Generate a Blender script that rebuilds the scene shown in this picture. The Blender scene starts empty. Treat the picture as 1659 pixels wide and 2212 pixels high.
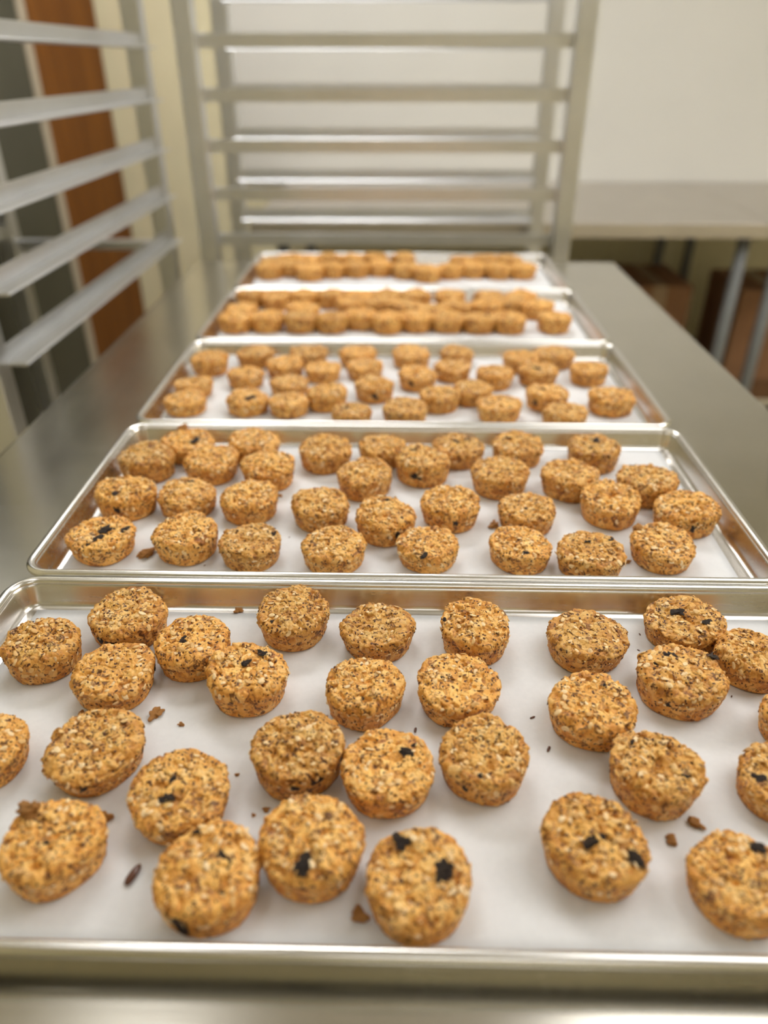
import bpy, bmesh, math, random
import numpy as np
from mathutils import Vector, Matrix, Euler

# ------------------------------------------------------------------ scene, camera, light
SC = bpy.context.scene
COL = SC.collection
ZT = 0.90                      # work table top
ZR = 0.925                     # sheet tray rim height
CAMH = 0.37165

cam_d = bpy.data.cameras.new('camera')
cam = bpy.data.objects.new('camera', cam_d)
COL.objects.link(cam)
SC.camera = cam
cam.location = (0, 0, ZR + CAMH)
cam.rotation_euler = (math.pi / 2 - 0.54621, 0, 0.021114)
cam_d.sensor_fit = 'VERTICAL'
cam_d.sensor_height = 36.0
cam_d.sensor_width = 27.0
cam_d.lens = 1600 / 2212 * 36.0
cam_d.clip_start = 0.02
cam_d.dof.use_dof = True
cam_d.dof.focus_distance = 0.57
cam_d.dof.aperture_fstop = 2.85

SC.view_settings.view_transform = 'Standard'
SC.view_settings.look = 'None'
SC.view_settings.gamma = 1
SC.view_settings.use_curve_mapping = False
SC.view_settings.exposure = -0.78

world = bpy.data.worlds.new('world')
SC.world = world
world.use_nodes = True
world.node_tree.nodes['Background'].inputs[0].default_value = (0.9, 0.93, 1.0, 1)
world.node_tree.nodes['Background'].inputs[1].default_value = 0.05
# ceiling lamps: centre x, centre y, size x, size y, strength; left-back one added to brighten the cream walls
LAMPS = [(0.80, 1.00, 0.60, 1.2, 7.2), (-0.62, 0.35, 0.30, 1.2, 5.0), (1.9, 1.0, 1.2, 1.1, 11.5), (-0.40, 2.15, 1.1, 0.6, 23.5), (0.4, -1.7, 1.2, 0.5, 7.0), (2.6, 0.2, 0.6, 1.2, 7.0)]
LAMP_LABELS = ['square-cornered ceiling light above the right side of the work table', 'narrow ceiling light above the left edge of the work table',
               'wide ceiling light in front of the white wall panel', 'added ceiling light brightening the left and back walls, above the left tray rack',
               'wide ceiling light behind the near end of the work table', 'ceiling light far to the right by the right wall']
CEIL = 2.7
R_ = random.Random(7)
RNG = np.random.default_rng(11)

# ------------------------------------------------------------------ helpers
def tag(o, label=None, cat=None, group=None, kind=None):
    if label: o['label'] = label
    if cat: o['category'] = cat
    if group: o['group'] = group
    if kind: o['kind'] = kind
    return o

def link(name, me, mats, parent=None):
    o = bpy.data.objects.new(name, me)
    COL.objects.link(o)
    for m in (mats if isinstance(mats, (list, tuple)) else [mats]):
        if len(me.materials) < (len(mats) if isinstance(mats, (list, tuple)) else 1): me.materials.append(m)
    if parent: o.parent = parent
    return o

def mesh_from(name, verts, faces, smooth=True, matidx=None):
    me = bpy.data.meshes.new(name)
    me.from_pydata([tuple(v) for v in verts], [], [tuple(f) for f in faces])
    if smooth: me.polygons.foreach_set('use_smooth', [True] * len(me.polygons))
    if matidx is not None: me.polygons.foreach_set('material_index', matidx)
    me.update()
    return me

def bm_mesh(name, bm, smooth=False):
    me = bpy.data.meshes.new(name)
    bm.normal_update()
    bm.to_mesh(me); bm.free()
    if smooth: me.polygons.foreach_set('use_smooth', [True] * len(me.polygons))
    return me

def box(bm, x0, x1, y0, y1, z0, z1, bev=0.0):
    r = bmesh.ops.create_cube(bm, size=1)
    vs = r['verts']
    for v in vs:
        v.co = Vector(((x0 + x1) / 2 + v.co.x * (x1 - x0), (y0 + y1) / 2 + v.co.y * (y1 - y0), (z0 + z1) / 2 + v.co.z * (z1 - z0)))
    if bev:
        es = list({e for v in vs for e in v.link_edges})
        bmesh.ops.bevel(bm, geom=es, offset=bev, segments=3, affect='EDGES', profile=0.5)

def boxobj(name, dims, mat, parent=None, bev=0.0):
    bm = bmesh.new(); box(bm, *dims, bev=bev)
    return link(name, bm_mesh(name, bm), mat, parent)

def tube(bm, a, b, r, seg=16):
    a, b = Vector(a), Vector(b); d = b - a
    q = d.to_track_quat('Z', 'Y').to_matrix().to_4x4()
    m = Matrix.Translation((a + b) / 2) @ q
    res = bmesh.ops.create_cone(bm, cap_ends=True, segments=seg, radius1=r, radius2=r, depth=d.length, matrix=m)
    for v in res['verts']:
        for f in v.link_faces:
            if len(f.verts) == 4: f.smooth = True

def tubeobj(name, a, b, r, mat, parent=None):
    bm = bmesh.new(); tube(bm, a, b, r)
    return link(name, bm_mesh(name, bm), mat, parent)

def empty(name, loc=(0, 0, 0)):
    o = bpy.data.objects.new(name, None); COL.objects.link(o); o.location = loc
    o.empty_display_size = 0.02
    return o

def mat_new(name):
    m = bpy.data.materials.new(name); m.use_nodes = True
    nt = m.node_tree
    return m, nt, nt.nodes['Principled BSDF']

def N(nt, t, **kw):
    n = nt.nodes.new(t)
    for k, v in kw.items():
        if k in n.inputs: n.inputs[k].default_value = v
        else: setattr(n, k, v)
    return n

def ramp(nt, fac, stops):
    r = nt.nodes.new('ShaderNodeValToRGB')
    e = r.color_ramp.elements
    while len(e) > 1: e.remove(e[-1])
    e[0].position = stops[0][0]; e[0].color = (*stops[0][1], 1)
    for p, c in stops[1:]:
        x = e.new(p); x.color = (*c, 1)
    nt.links.new(fac, r.inputs[0])
    return r.outputs[0]

def flat(name, col, rough=0.5, metal=0.0, noise=0.06, scale=20, bump=0.0, spec=0.5):
    m, nt, b = mat_new(name)
    tc = N(nt, 'ShaderNodeTexCoord')
    nz = N(nt, 'ShaderNodeTexNoise', Scale=scale, Detail=4)
    nt.links.new(tc.outputs['Object'], nz.inputs['Vector'])
    lo = tuple(c * (1 - noise) for c in col); hi = tuple(min(1, c * (1 + noise)) for c in col)
    nt.links.new(ramp(nt, nz.outputs[0], [(0.3, lo), (0.7, hi)]), b.inputs['Base Color'])
    b.inputs['Roughness'].default_value = rough; b.inputs['Metallic'].default_value = metal
    b.inputs['Specular IOR Level'].default_value = spec
    if bump:
        bp = N(nt, 'ShaderNodeBump', Strength=bump, Distance=0.001)
        nt.links.new(nz.outputs[0], bp.inputs['Height']); nt.links.new(bp.outputs[0], b.inputs['Normal'])
    return m

def brushed(name, col, rough, stretch=(3, 90, 90), bump=0.05, rvar=0.12, scratches=False, smudge=0.10):
    m, nt, b = mat_new(name)
    tc = N(nt, 'ShaderNodeTexCoord')
    mp = N(nt, 'ShaderNodeMapping'); mp.inputs['Scale'].default_value = stretch
    nt.links.new(tc.outputs['Object'], mp.inputs['Vector'])
    nz = N(nt, 'ShaderNodeTexNoise', Scale=6.0, Detail=6, Roughness=0.65)
    nt.links.new(mp.outputs[0], nz.inputs['Vector'])
    big = N(nt, 'ShaderNodeTexNoise', Scale=7.0, Detail=5, Roughness=0.6)
    nt.links.new(tc.outputs['Object'], big.inputs['Vector'])
    lo = tuple(c * (1 - smudge) for c in col)
    nt.links.new(ramp(nt, big.outputs[0], [(0.3, lo), (0.7, col)]), b.inputs['Base Color'])
    mr = N(nt, 'ShaderNodeMapRange'); mr.inputs['To Min'].default_value = max(0.02, rough - rvar); mr.inputs['To Max'].default_value = rough + rvar
    mx = N(nt, 'ShaderNodeMath', operation='ADD'); hf = N(nt, 'ShaderNodeMath', operation='MULTIPLY'); hf.inputs[1].default_value = 0.5
    nt.links.new(nz.outputs[0], mx.inputs[0]); nt.links.new(big.outputs[0], mx.inputs[1]); nt.links.new(mx.outputs[0], hf.inputs[0])
    nt.links.new(hf.outputs[0], mr.inputs['Value']); nt.links.new(mr.outputs[0], b.inputs['Roughness'])
    b.inputs['Metallic'].default_value = 1.0
    bp = N(nt, 'ShaderNodeBump', Strength=bump, Distance=0.0006)
    nt.links.new(nz.outputs[0], bp.inputs['Height']); last = bp.outputs[0]
    if scratches:
        for k, (rz, sc) in enumerate([(0.5, 9), (-0.75, 7), (1.9, 11)]):
            m2 = N(nt, 'ShaderNodeMapping'); m2.inputs['Scale'].default_value = (0.6, 26, 1); m2.inputs['Rotation'].default_value = (0, 0, rz)
            nt.links.new(tc.outputs['Object'], m2.inputs['Vector'])
            n2 = N(nt, 'ShaderNodeTexNoise', Scale=float(sc), Detail=2); nt.links.new(m2.outputs[0], n2.inputs['Vector'])
            th = N(nt, 'ShaderNodeMapRange'); th.inputs['From Min'].default_value = 0.68; th.inputs['From Max'].default_value = 0.74
            nt.links.new(n2.outputs[0], th.inputs['Value'])
            b2 = N(nt, 'ShaderNodeBump', Strength=0.12, Distance=0.0006)
            nt.links.new(th.outputs[0], b2.inputs['Height']); nt.links.new(last, b2.inputs['Normal']); last = b2.outputs[0]
    nt.links.new(last, b.inputs['Normal'])
    return m

M_TABLE = brushed('brushed_steel', (0.60, 0.58, 0.52), 0.21, (2, 60, 60), 0.05, 0.08, True)
M_TRAY = brushed('tray_aluminium', (0.74, 0.72, 0.69), 0.26, (4, 60, 60), 0.06, 0.10)
M_RIM = brushed('rim_aluminium', (0.80, 0.79, 0.76), 0.24, (4, 40, 40), 0.04, 0.08)
M_RACK = brushed('rack_aluminium', (0.76, 0.77, 0.78), 0.38, (30, 30, 4), 0.04, 0.08)
M_CAST = flat('caster_rubber', (0.05, 0.05, 0.05), 0.6)
M_CREAM = flat('cream_wall_paint', (0.80, 0.74, 0.50), 0.7, scale=6, noise=0.03)
M_WHITE = flat('white_panel', (0.72, 0.71, 0.66), 0.5, scale=1.5, noise=0.04)
M_CEIL = flat('ceiling_tile', (0.85, 0.83, 0.79), 0.9)
M_FLOOR = flat('floor_tile', (0.58, 0.52, 0.40), 0.45, scale=9, noise=0.15)
M_TRIM = flat('door_trim_paint', (0.48, 0.41, 0.31), 0.6)
M_DARK = flat('dark_steel_panel', (0.06, 0.057, 0.036), 0.5, scale=3, noise=0.2)
M_CARD = flat('cardboard', (0.26, 0.13, 0.06), 0.85, scale=8, noise=0.15)
M_TAPE = flat('packing_tape', (0.33, 0.22, 0.12), 0.4)

def wood():
    m, nt, b = mat_new('brown_wood')
    tc = N(nt, 'ShaderNodeTexCoord'); mp = N(nt, 'ShaderNodeMapping'); mp.inputs['Scale'].default_value = (8, 8, 0.8)
    nt.links.new(tc.outputs['Object'], mp.inputs['Vector'])
    nz = N(nt, 'ShaderNodeTexNoise', Scale=2.0, Detail=6, Distortion=1.2); nt.links.new(mp.outputs[0], nz.inputs['Vector'])
    nt.links.new(ramp(nt, nz.outputs[0], [(0.3, (0.15, 0.045, 0.003)), (0.7, (0.24, 0.083, 0.007))]), b.inputs['Base Color'])
    b.inputs['Roughness'].default_value = 0.6; b.inputs['Specular IOR Level'].default_value = 0.2
    return m
M_WOOD = wood()

def paper():
    m, nt, b = mat_new('parchment_paper')
    tc = N(nt, 'ShaderNodeTexCoord')
    n1 = N(nt, 'ShaderNodeTexNoise', Scale=260.0, Detail=4); n2 = N(nt, 'ShaderNodeTexNoise', Scale=9.0, Detail=3)
    for n in (n1, n2): nt.links.new(tc.outputs['Object'], n.inputs['Vector'])
    ad = N(nt, 'ShaderNodeMath', operation='MULTIPLY_ADD'); ad.inputs[1].default_value = 0.35
    nt.links.new(n1.outputs[0], ad.inputs[0]); nt.links.new(n2.outputs[0], ad.inputs[2])
    nt.links.new(ramp(nt, ad.outputs[0], [(0.45, (0.68, 0.69, 0.70)), (0.9, (0.77, 0.78, 0.785))]), b.inputs['Base Color'])
    b.inputs['Roughness'].default_value = 0.55
    b.inputs['Specular IOR Level'].default_value = 0.35
    bp = N(nt, 'ShaderNodeBump', Strength=0.25, Distance=0.0004)
    nt.links.new(n1.outputs[0], bp.inputs['Height']); nt.links.new(bp.outputs[0], b.inputs['Normal'])
    return m
M_PAPER = paper()

def cookie_mat():
    m, nt, b = mat_new('oat_cookie_dough')
    L = nt.links.new
    tc = N(nt, 'ShaderNodeTexCoord'); oi = N(nt, 'ShaderNodeObjectInfo')
    off = N(nt, 'ShaderNodeVectorMath', operation='SCALE'); off.inputs[0].default_value = (1.3, 2.1, 0.7)
    L(oi.outputs['Random'], off.inputs['Scale'])
    p = N(nt, 'ShaderNodeVectorMath', operation='ADD'); L(tc.outputs['Object'], p.inputs[0]); L(off.outputs[0], p.inputs[1])
    P = p.outputs[0]
    p2 = N(nt, 'ShaderNodeVectorMath', operation='ADD'); L(P, p2.inputs[0]); p2.inputs[1].default_value = (0.37, 0.11, 0.53)
    cell = N(nt, 'ShaderNodeAttribute', attribute_name='cell'); toast = N(nt, 'ShaderNodeAttribute', attribute_name='toast')
    nbig = N(nt, 'ShaderNodeTexNoise', Scale=90.0, Detail=3); nmid = N(nt, 'ShaderNodeTexNoise', Scale=320.0, Detail=4, Roughness=0.6)
    nfine = N(nt, 'ShaderNodeTexNoise', Scale=1100.0, Detail=3)
    vor = N(nt, 'ShaderNodeTexVoronoi', Scale=520.0); vor.inputs['Randomness'].default_value = 1
    vsp = N(nt, 'ShaderNodeTexVoronoi', Scale=430.0)
    for n in (nbig, nmid, nfine, vor, vsp): L(P, n.inputs['Vector'])
    # dough colour from the chunk value and noise
    mix1 = N(nt, 'ShaderNodeMath', operation='MULTIPLY_ADD'); mix1.inputs[1].default_value = 0.55
    L(cell.outputs['Fac'], mix1.inputs[0]); 
    sc = N(nt, 'ShaderNodeMath', operation='MULTIPLY'); sc.inputs[1].default_value = 0.45; L(nmid.outputs[0], sc.inputs[0]); L(sc.outputs[0], mix1.inputs[2])
    c1 = ramp(nt, mix1.outputs[0], [(0.16, (0.34, 0.13, 0.022)), (0.34, (0.74, 0.375, 0.078)), (0.6, (0.92, 0.555, 0.15)), (0.85, (0.97, 0.72, 0.33))])
    # toasted rim and side
    tm = N(nt, 'ShaderNodeMath', operation='MULTIPLY'); L(toast.outputs['Fac'], tm.inputs[0])
    tr = N(nt, 'ShaderNodeMapRange'); tr.inputs['From Min'].default_value = 0.25; tr.inputs['From Max'].default_value = 0.7; L(nbig.outputs[0], tr.inputs['Value'])
    tr.inputs['To Min'].default_value = 0.35; tr.inputs['To Max'].default_value = 0.95
    L(tr.outputs[0], tm.inputs[1])
    mx = N(nt, 'ShaderNodeMix', data_type='RGBA', blend_type='MULTIPLY'); L(tm.outputs[0], mx.inputs[0]); L(c1, mx.inputs[6]); mx.inputs[7].default_value = (0.80, 0.56, 0.33, 1)
    # small dark seeds and bran bits
    col = N(nt, 'ShaderNodeSeparateColor'); L(vsp.outputs['Color'], col.inputs[0])
    gt = N(nt, 'ShaderNodeMath', operation='GREATER_THAN'); gt.inputs[1].default_value = 0.82; L(col.outputs[0], gt.inputs[0])
    near = N(nt, 'ShaderNodeMapRange'); near.inputs['From Min'].default_value = 0.42; near.inputs['From Max'].default_value = 0.30; L(vsp.outputs['Distance'], near.inputs['Value'])
    sp = N(nt, 'ShaderNodeMath', operation='MULTIPLY'); L(gt.outputs[0], sp.inputs[0]); L(near.outputs[0], sp.inputs[1])
    npch = N(nt, 'ShaderNodeTexNoise', Scale=185.0, Detail=4, Roughness=0.7, Distortion=1.0); L(P, npch.inputs['Vector'])
    pr = N(nt, 'ShaderNodeMapRange'); pr.inputs['From Min'].default_value = 0.565; pr.inputs['From Max'].default_value = 0.60; L(npch.outputs[0], pr.inputs['Value'])
    pr.inputs['To Max'].default_value = 0.85
    nrd = N(nt, 'ShaderNodeTexNoise', Scale=120.0, Detail=3, Roughness=0.6, Distortion=1.5); L(p2.outputs[0], nrd.inputs['Vector'])
    rr_ = N(nt, 'ShaderNodeMapRange'); rr_.inputs['From Min'].default_value = 0.60; rr_.inputs['From Max'].default_value = 0.64; L(nrd.outputs[0], rr_.inputs['Value'])
    rr_.inputs['To Max'].default_value = 0.75
    mxr = N(nt, 'ShaderNodeMix', data_type='RGBA'); L(rr_.outputs[0], mxr.inputs[0]); L(mx.outputs[2], mxr.inputs[6]); mxr.inputs[7].default_value = (0.26, 0.085, 0.03, 1)
    mx = mxr
    mxa = N(nt, 'ShaderNodeMath', operation='MAXIMUM'); L(sp.outputs[0], mxa.inputs[0]); L(pr.outputs[0], mxa.inputs[1]); sp = mxa
    mx2 = N(nt, 'ShaderNodeMix', data_type='RGBA'); L(sp.outputs[0], mx2.inputs[0]); L(mx.outputs[2], mx2.inputs[6]); mx2.inputs[7].default_value = (0.11, 0.036, 0.011, 1)
    # per cookie bake
    hv = N(nt, 'ShaderNodeHueSaturation'); vr = N(nt, 'ShaderNodeMapRange'); vr.inputs['To Min'].default_value = 0.86; vr.inputs['To Max'].default_value = 1.1
    L(oi.outputs['Random'], vr.inputs['Value']); L(vr.outputs[0], hv.inputs['Value']); L(mx2.outputs[2], hv.inputs['Color'])
    L(hv.outputs[0], b.inputs['Base Color'])
    b.inputs['Roughness'].default_value = 0.5
    b.inputs['Specular IOR Level'].default_value = 0.45
    h1 = N(nt, 'ShaderNodeMath', operation='MULTIPLY_ADD'); h1.inputs[1].default_value = -0.8; L(vor.outputs['Distance'], h1.inputs[0]); L(nmid.outputs[0], h1.inputs[2])
    b1 = N(nt, 'ShaderNodeBump', Strength=0.55, Distance=0.0007); L(h1.outputs[0], b1.inputs['Height'])
    b2 = N(nt, 'ShaderNodeBump', Strength=0.5, Distance=0.0002); L(nfine.outputs[0], b2.inputs['Height']); L(b1.outputs[0], b2.inputs['Normal'])
    L(b2.outputs[0], b.inputs['Normal'])
    return m
M_COOKIE = cookie_mat()

def flake_mat():
    m, nt, b = mat_new('oat_flake')
    at = N(nt, 'ShaderNodeAttribute', attribute_name='cell')
    tc = N(nt, 'ShaderNodeTexCoord'); nz = N(nt, 'ShaderNodeTexNoise', Scale=700.0, Detail=3); nt.links.new(tc.outputs['Object'], nz.inputs['Vector'])
    ad = N(nt, 'ShaderNodeMath', operation='MULTIPLY_ADD'); ad.inputs[1].default_value = 0.4; nt.links.new(nz.outputs[0], ad.inputs[0]); nt.links.new(at.outputs['Fac'], ad.inputs[2])
    nt.links.new(ramp(nt, ad.outputs[0], [(0.2, (0.66, 0.36, 0.11)), (0.6, (0.82, 0.52, 0.20)), (1.0, (0.92, 0.70, 0.40))]), b.inputs['Base Color'])
    b.inputs['Roughness'].default_value = 0.5
    bp = N(nt, 'ShaderNodeBump', Strength=0.5, Distance=0.0003); nt.links.new(nz.outputs[0], bp.inputs['Height']); nt.links.new(bp.outputs[0], b.inputs['Normal'])
    return m
M_FLAKE = flake_mat()
M_FLAX = flat('flax_seed', (0.10, 0.032, 0.012), 0.3, scale=600, noise=0.3)
M_MILLET = flat('millet_seed', (0.85, 0.66, 0.34), 0.3, scale=900, noise=0.1)
M_RAISIN = flat('raisin', (0.022, 0.012, 0.009), 0.42, scale=500, noise=0.5, bump=0.6)
M_CRUMB = flat('cookie_crumb', (0.66, 0.31, 0.085), 0.6, scale=500, noise=0.35, bump=0.8)
M_DIFF = None

# ------------------------------------------------------------------ the room
XW0, XW1, YW0, YW1 = -1.2, 3.2, -2.6, 3.38
def struct(name, dims, mat, parent=None, bev=0.0):
    o = boxobj(name, dims, mat, parent, bev)
    if parent is None: o['kind'] = 'structure'
    return o
struct('floor', (XW0, XW1, YW0, YW1, -0.1, 0), M_FLOOR)
struct('ceiling', (XW0, XW1, YW0, YW1, CEIL, CEIL + 0.1), M_CEIL)
struct('wall_back', (XW0 - 0.1, XW1 + 0.1, YW1, YW1 + 0.1, 0, CEIL), M_CREAM)
struct('wall_left', (XW0 - 0.1, XW0, YW0, YW1, 0, CEIL), M_CREAM)
struct('wall_right', (XW1, XW1 + 0.1, YW0, YW1, 0, CEIL), M_CREAM)
struct('wall_front', (XW0 - 0.1, XW1 + 0.1, YW0 - 0.1, YW0, 0, CEIL), M_CREAM)
d = struct('door_1', (XW0, XW0 + 0.035, 2.70, YW1 - 0.03, 0.005, 2.1), M_WOOD)
boxobj('door_frame', (XW0, XW0 + 0.05, 2.645, 2.70, 0, 2.15), M_TRIM, d)

# ceiling lamps
for li, (x, y, sx, sy, st) in enumerate(LAMPS):
    e = empty('ceiling_light', (x, y, CEIL))
    tag(e, LAMP_LABELS[li], 'light', 'ceiling lights over the kitchen')
    bm = bmesh.new()
    a, c = sx / 2, sy / 2
    for dm in ((-a - .03, a + .03, -c - .03, -c), (-a - .03, a + .03, c, c + .03), (-a - .03, -a, -c, c), (a, a + .03, -c, c)):
        box(bm, dm[0], dm[1], dm[2], dm[3], -0.05, -0.001)
    link('lamp_frame', bm_mesh('lamp_frame', bm), M_CEIL, e)
    m, nt, b = mat_new('lit_diffuser')
    b.inputs['Base Color'].default_value = (0.9, 0.9, 0.9, 1)
    b.inputs['Emission Color'].default_value = (1.0, 0.985, 0.985, 1); b.inputs['Emission Strength'].default_value = st
    boxobj('diffuser', (-a, a, -c, c, -0.03, -0.02), m, e)

# back counter with its splash panel
struct('wall_panel', (-0.66, XW1 - 0.02, YW1 - 0.02, YW1 - 0.001, 0.86, 2.5), M_WHITE)
ZC = ZR - 0.055
def rel(dm, o): return (dm[0] - o[0], dm[1] - o[0], dm[2] - o[1], dm[3] - o[1], dm[4], dm[5])
M_CTOP = brushed('counter_steel', (0.66, 0.62, 0.57), 0.4, (2, 60, 60), 0.05, 0.08)
M_LEG = flat('grey_leg_paint', (0.17, 0.175, 0.17), 0.5)
for (x0, x1, lx, lab) in ((-0.47, 1.155, (-0.38, 1.10), 'pale steel counter along the back wall, seen through the far tray rack'),
                          (1.16, 2.95, (1.225, 2.85), 'second pale steel counter at the right, end to end with the one behind the rack')):
    oc = ((x0 + x1) / 2, 2.93)
    e = empty('prep_counter', (oc[0], oc[1], 0)); tag(e, lab, 'counter', 'steel counters along the back wall')
    boxobj('countertop', rel((x0, x1, 2.44, YW1 - 0.025, ZC - 0.045, ZC), oc), M_CTOP, e, 0.004)
    boxobj('lower_shelf', rel((x0 + .03, x1 - .03, 2.6, YW1 - 0.05, 0.20, 0.225), oc), M_TABLE, e)
    for x in lx:
        for y in (2.50, YW1 - 0.09):
            tubeobj('leg', (x - oc[0], y - oc[1], 0), (x - oc[0], y - oc[1], ZC - 0.045), 0.02, M_LEG, e)
# cardboard boxes stored on its lower shelf
BX = [(0.70, 2.95, 0.24, 0.33, 0.34, 'tall brown cardboard box under the back counter, left of its leg'),
      (0.97, 2.98, 0.24, 0.35, 0.36, 'brown cardboard box behind the round counter leg'),
      (1.40, 2.96, 0.26, 0.33, 0.35, 'brown cardboard box under the back counter, right of its leg')]
for (x, y, w, dpt, hh, lab) in BX:
    e = empty('cardboard_box', (x, y, 0.225)); tag(e, lab, 'box')
    boxobj('carton', (-w / 2, w / 2, -dpt / 2, dpt / 2, 0, hh), M_CARD, e, 0.002)
    boxobj('tape', (-0.025, 0.025, -dpt / 2 - 0.0006, dpt / 2 + 0.0006, hh * 0.62, hh + 0.0006), M_TAPE, e)

# dark cabinet at the left wall
e = empty('storage_cabinet', (XW0 + 0.02, 1.75, 0))
tag(e, 'tall dark grey-green cabinet behind the left rack beside the brown door', 'cabinet')
boxobj('cabinet_body', (0, 0.03, -0.85, 0.85, 0.06, 2.05), M_DARK, e, 0.004)
for k in (-1, 1):
    dr = boxobj('cabinet_door', (0.032, 0.05, min(k * 0.01, k * 0.84), max(k * 0.01, k * 0.84), 0.1, 2.0), M_DARK, e, 0.003)
    tubeobj('handle', (0.07, k * 0.05, 1.0), (0.07, k * 0.05, 1.2), 0.006, M_RACK, dr)
boxobj('plinth', (0, 0.028, -0.84, 0.84, 0, 0.06), M_CAST, e)

# ------------------------------------------------------------------ tray racks
def rail_mesh(length, side):
    # an L shaped runner: ledge and upright flange, rounded over
    prof = [(0, 0.0), (0, 0.028), (0.0022, 0.0295), (0.0045, 0.028), (0.0045, 0.0045), (0.036, 0.0045), (0.0385, 0.0022), (0.036, 0.0)]
    vs, fs = [], []
    for k, x in enumerate((0, length)):
        for (a, z) in prof: vs.append((x, a * side, z))
    n = len(prof)
    for i in range(n): fs.append((i, (i + 1) % n, n + (i + 1) % n, n + i))
    fs.append(tuple(range(n))[::-1]); fs.append(tuple(range(n, 2 * n)))
    bm = bmesh.new(); bv = [bm.verts.new(v) for v in vs]
    for f in fs: bm.faces.new([bv[i] for i in f])
    bmesh.ops.recalc_face_normals(bm, faces=bm.faces)
    return bm_mesh('rail', bm)

def rack(name, loc, rz, length, width, zs, label, top=1.78, low=0.12):
    """length runs along local x (the runners), width along local y"""
    e = empty(name, loc); e.rotation_euler = (0, 0, rz); tag(e, label, 'rack')
    ps = 0.022
    for sx in (0, 1):
        for sy in (0, 1):
            x = sx * length; y = sy * width
            boxobj('post', (x - ps, x + ps, y - ps, y + ps, low, top), M_RACK, e, 0.004)
            c = tubeobj('caster', (x - 0.012, y, 0.05), (x + 0.012, y, 0.05), 0.05, M_CAST, e)
            boxobj('caster_fork', (x - 0.02, x + 0.02, y - 0.012, y + 0.012, 0.085, low), M_RACK, c)
        for z in (0.15, top - 0.04):
            boxobj('crossbar', (sx * length - 0.012, sx * length + 0.012, ps, width - ps, z - 0.02, z + 0.02), M_RACK, e, 0.003)
    for sy in (0, 1):
        for z in (0.15, top - 0.04):
            boxobj('side_bar', (ps, length - ps, sy * width - 0.012, sy * width + 0.012, z - 0.02, z + 0.02), M_RACK, e, 0.003)
        me = rail_mesh(length - 2 * ps + 0.01, 1 if sy == 0 else -1)
        for z in zs:
            o = link('rail', me, M_RACK, e)
            o.location = (ps - 0.005, sy * width + (0.012 if sy == 0 else -0.012), z - 0.012)
    return e
ZS = [ZR + 0.41 - 0.1075 * k for k in range(-3, 5)]
rackA = rack('tray_rack', (-0.487, 1.97, 0), 0, 0.892, 0.40, ZS, 'empty aluminium tray rack standing at the far end of the steel table')
rackB = rack('tray_rack', (-0.625, 2.05, 0), -math.pi / 2, 0.98, -0.42, ZS, 'empty aluminium tray rack standing along the left side of the steel table')
zb = ZR - 0.045
boxobj('crossbar', (-0.012, 0.012, -0.395, -0.022, zb - 0.012, zb + 0.012), M_RACK, rackB, 0.003)

# ------------------------------------------------------------------ the work table
TX0, TX1, TY0, TY1 = -0.474, 0.496, -0.55, 1.78
oc = ((TX0 + TX1) / 2, (TY0 + TY1) / 2)
e = empty('work_table', (oc[0], oc[1], 0)); tag(e, 'stainless steel work table carrying five trays of cookies', 'table')
boxobj('tabletop', rel((TX0, TX1, TY0, TY1, ZT - 0.04, ZT), oc), M_TABLE, e, 0.006)
boxobj('undershelf', rel((TX0 + .05, TX1 - .05, TY0 + .06, TY1 - .06, 0.25, 0.272), oc), M_TABLE, e, 0.003)
for x in (TX0 + 0.07, TX1 - 0.07):
    for y in (TY0 + 0.08, TY1 - 0.08):
        lg = tubeobj('leg', (x - oc[0], y - oc[1], 0.02), (x - oc[0], y - oc[1], ZT - 0.04), 0.021, M_TABLE, e)
        tubeobj('foot', (x - oc[0], y - oc[1], 0), (x - oc[0], y - oc[1], 0.03), 0.026, M_CAST, lg)

# ------------------------------------------------------------------ sheet trays
XL, TW, PITCH, Y0 = -0.32559, 0.66, 0.31181, 0.19255
TD = PITCH - 0.0008
def rr_loop(inset, z, ro=0.026, n=10):
    w, dd = TW / 2 - inset, TD / 2 - inset; r = max(ro - inset, 0.006)
    pts = []
    for cx, cy, a0 in ((w - r, dd - r, 0), (-w + r, dd - r, 90), (-w + r, -dd + r, 180), (w - r, -dd + r, 270)):
        for k in range(n + 1):
            a = math.radians(a0 + 90 * k / n); pts.append((cx + r * math.cos(a), cy + r * math.sin(a), z))
    return pts
def sweep(prof, closed, cap=False):
    loops = [rr_loop(i, z) for i, z in prof]; n = len(loops[0]); vs = [p for l in loops for p in l]; fs = []
    m = len(loops)
    for a in range(m if closed else m - 1):
        b = (a + 1) % m
        for k in range(n): fs.append((a * n + k, a * n + (k + 1) % n, b * n + (k + 1) % n, b * n + k))
    if cap:
        fs.append(tuple(range(n))); fs.append(tuple(range((m - 1) * n, m * n))[::-1])
    bm = bmesh.new(); bv = [bm.verts.new(v) for v in vs]
    for f in fs: bm.faces.new([bv[i] for i in f])
    bmesh.ops.recalc_face_normals(bm, faces=bm.faces)
    return bm_mesh('tray', bm, True)
RB = 0.0042
body_prof = [(0.026, 0.0014), (0.021, 0.0014), (0.0178, 0.0017), (0.0158, 0.0026), (0.0145, 0.0042), (0.0135, 0.0065), (0.0100, 0.0190), (0.0086, 0.0222),
             (0.0072, 0.0222), (0.0092, 0.0185), (0.0128, 0.0062), (0.0140, 0.0036), (0.0155, 0.0014), (0.0178, 0.0004), (0.026, 0.0001)]
rim_prof = [(0.0048 + RB * math.cos(t), 0.0208 + RB * math.sin(t)) for t in [2 * math.pi * k / 16 for k in range(16)]]
me_body = sweep(body_prof, False, True); me_rim = sweep(rim_prof, True)
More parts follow.
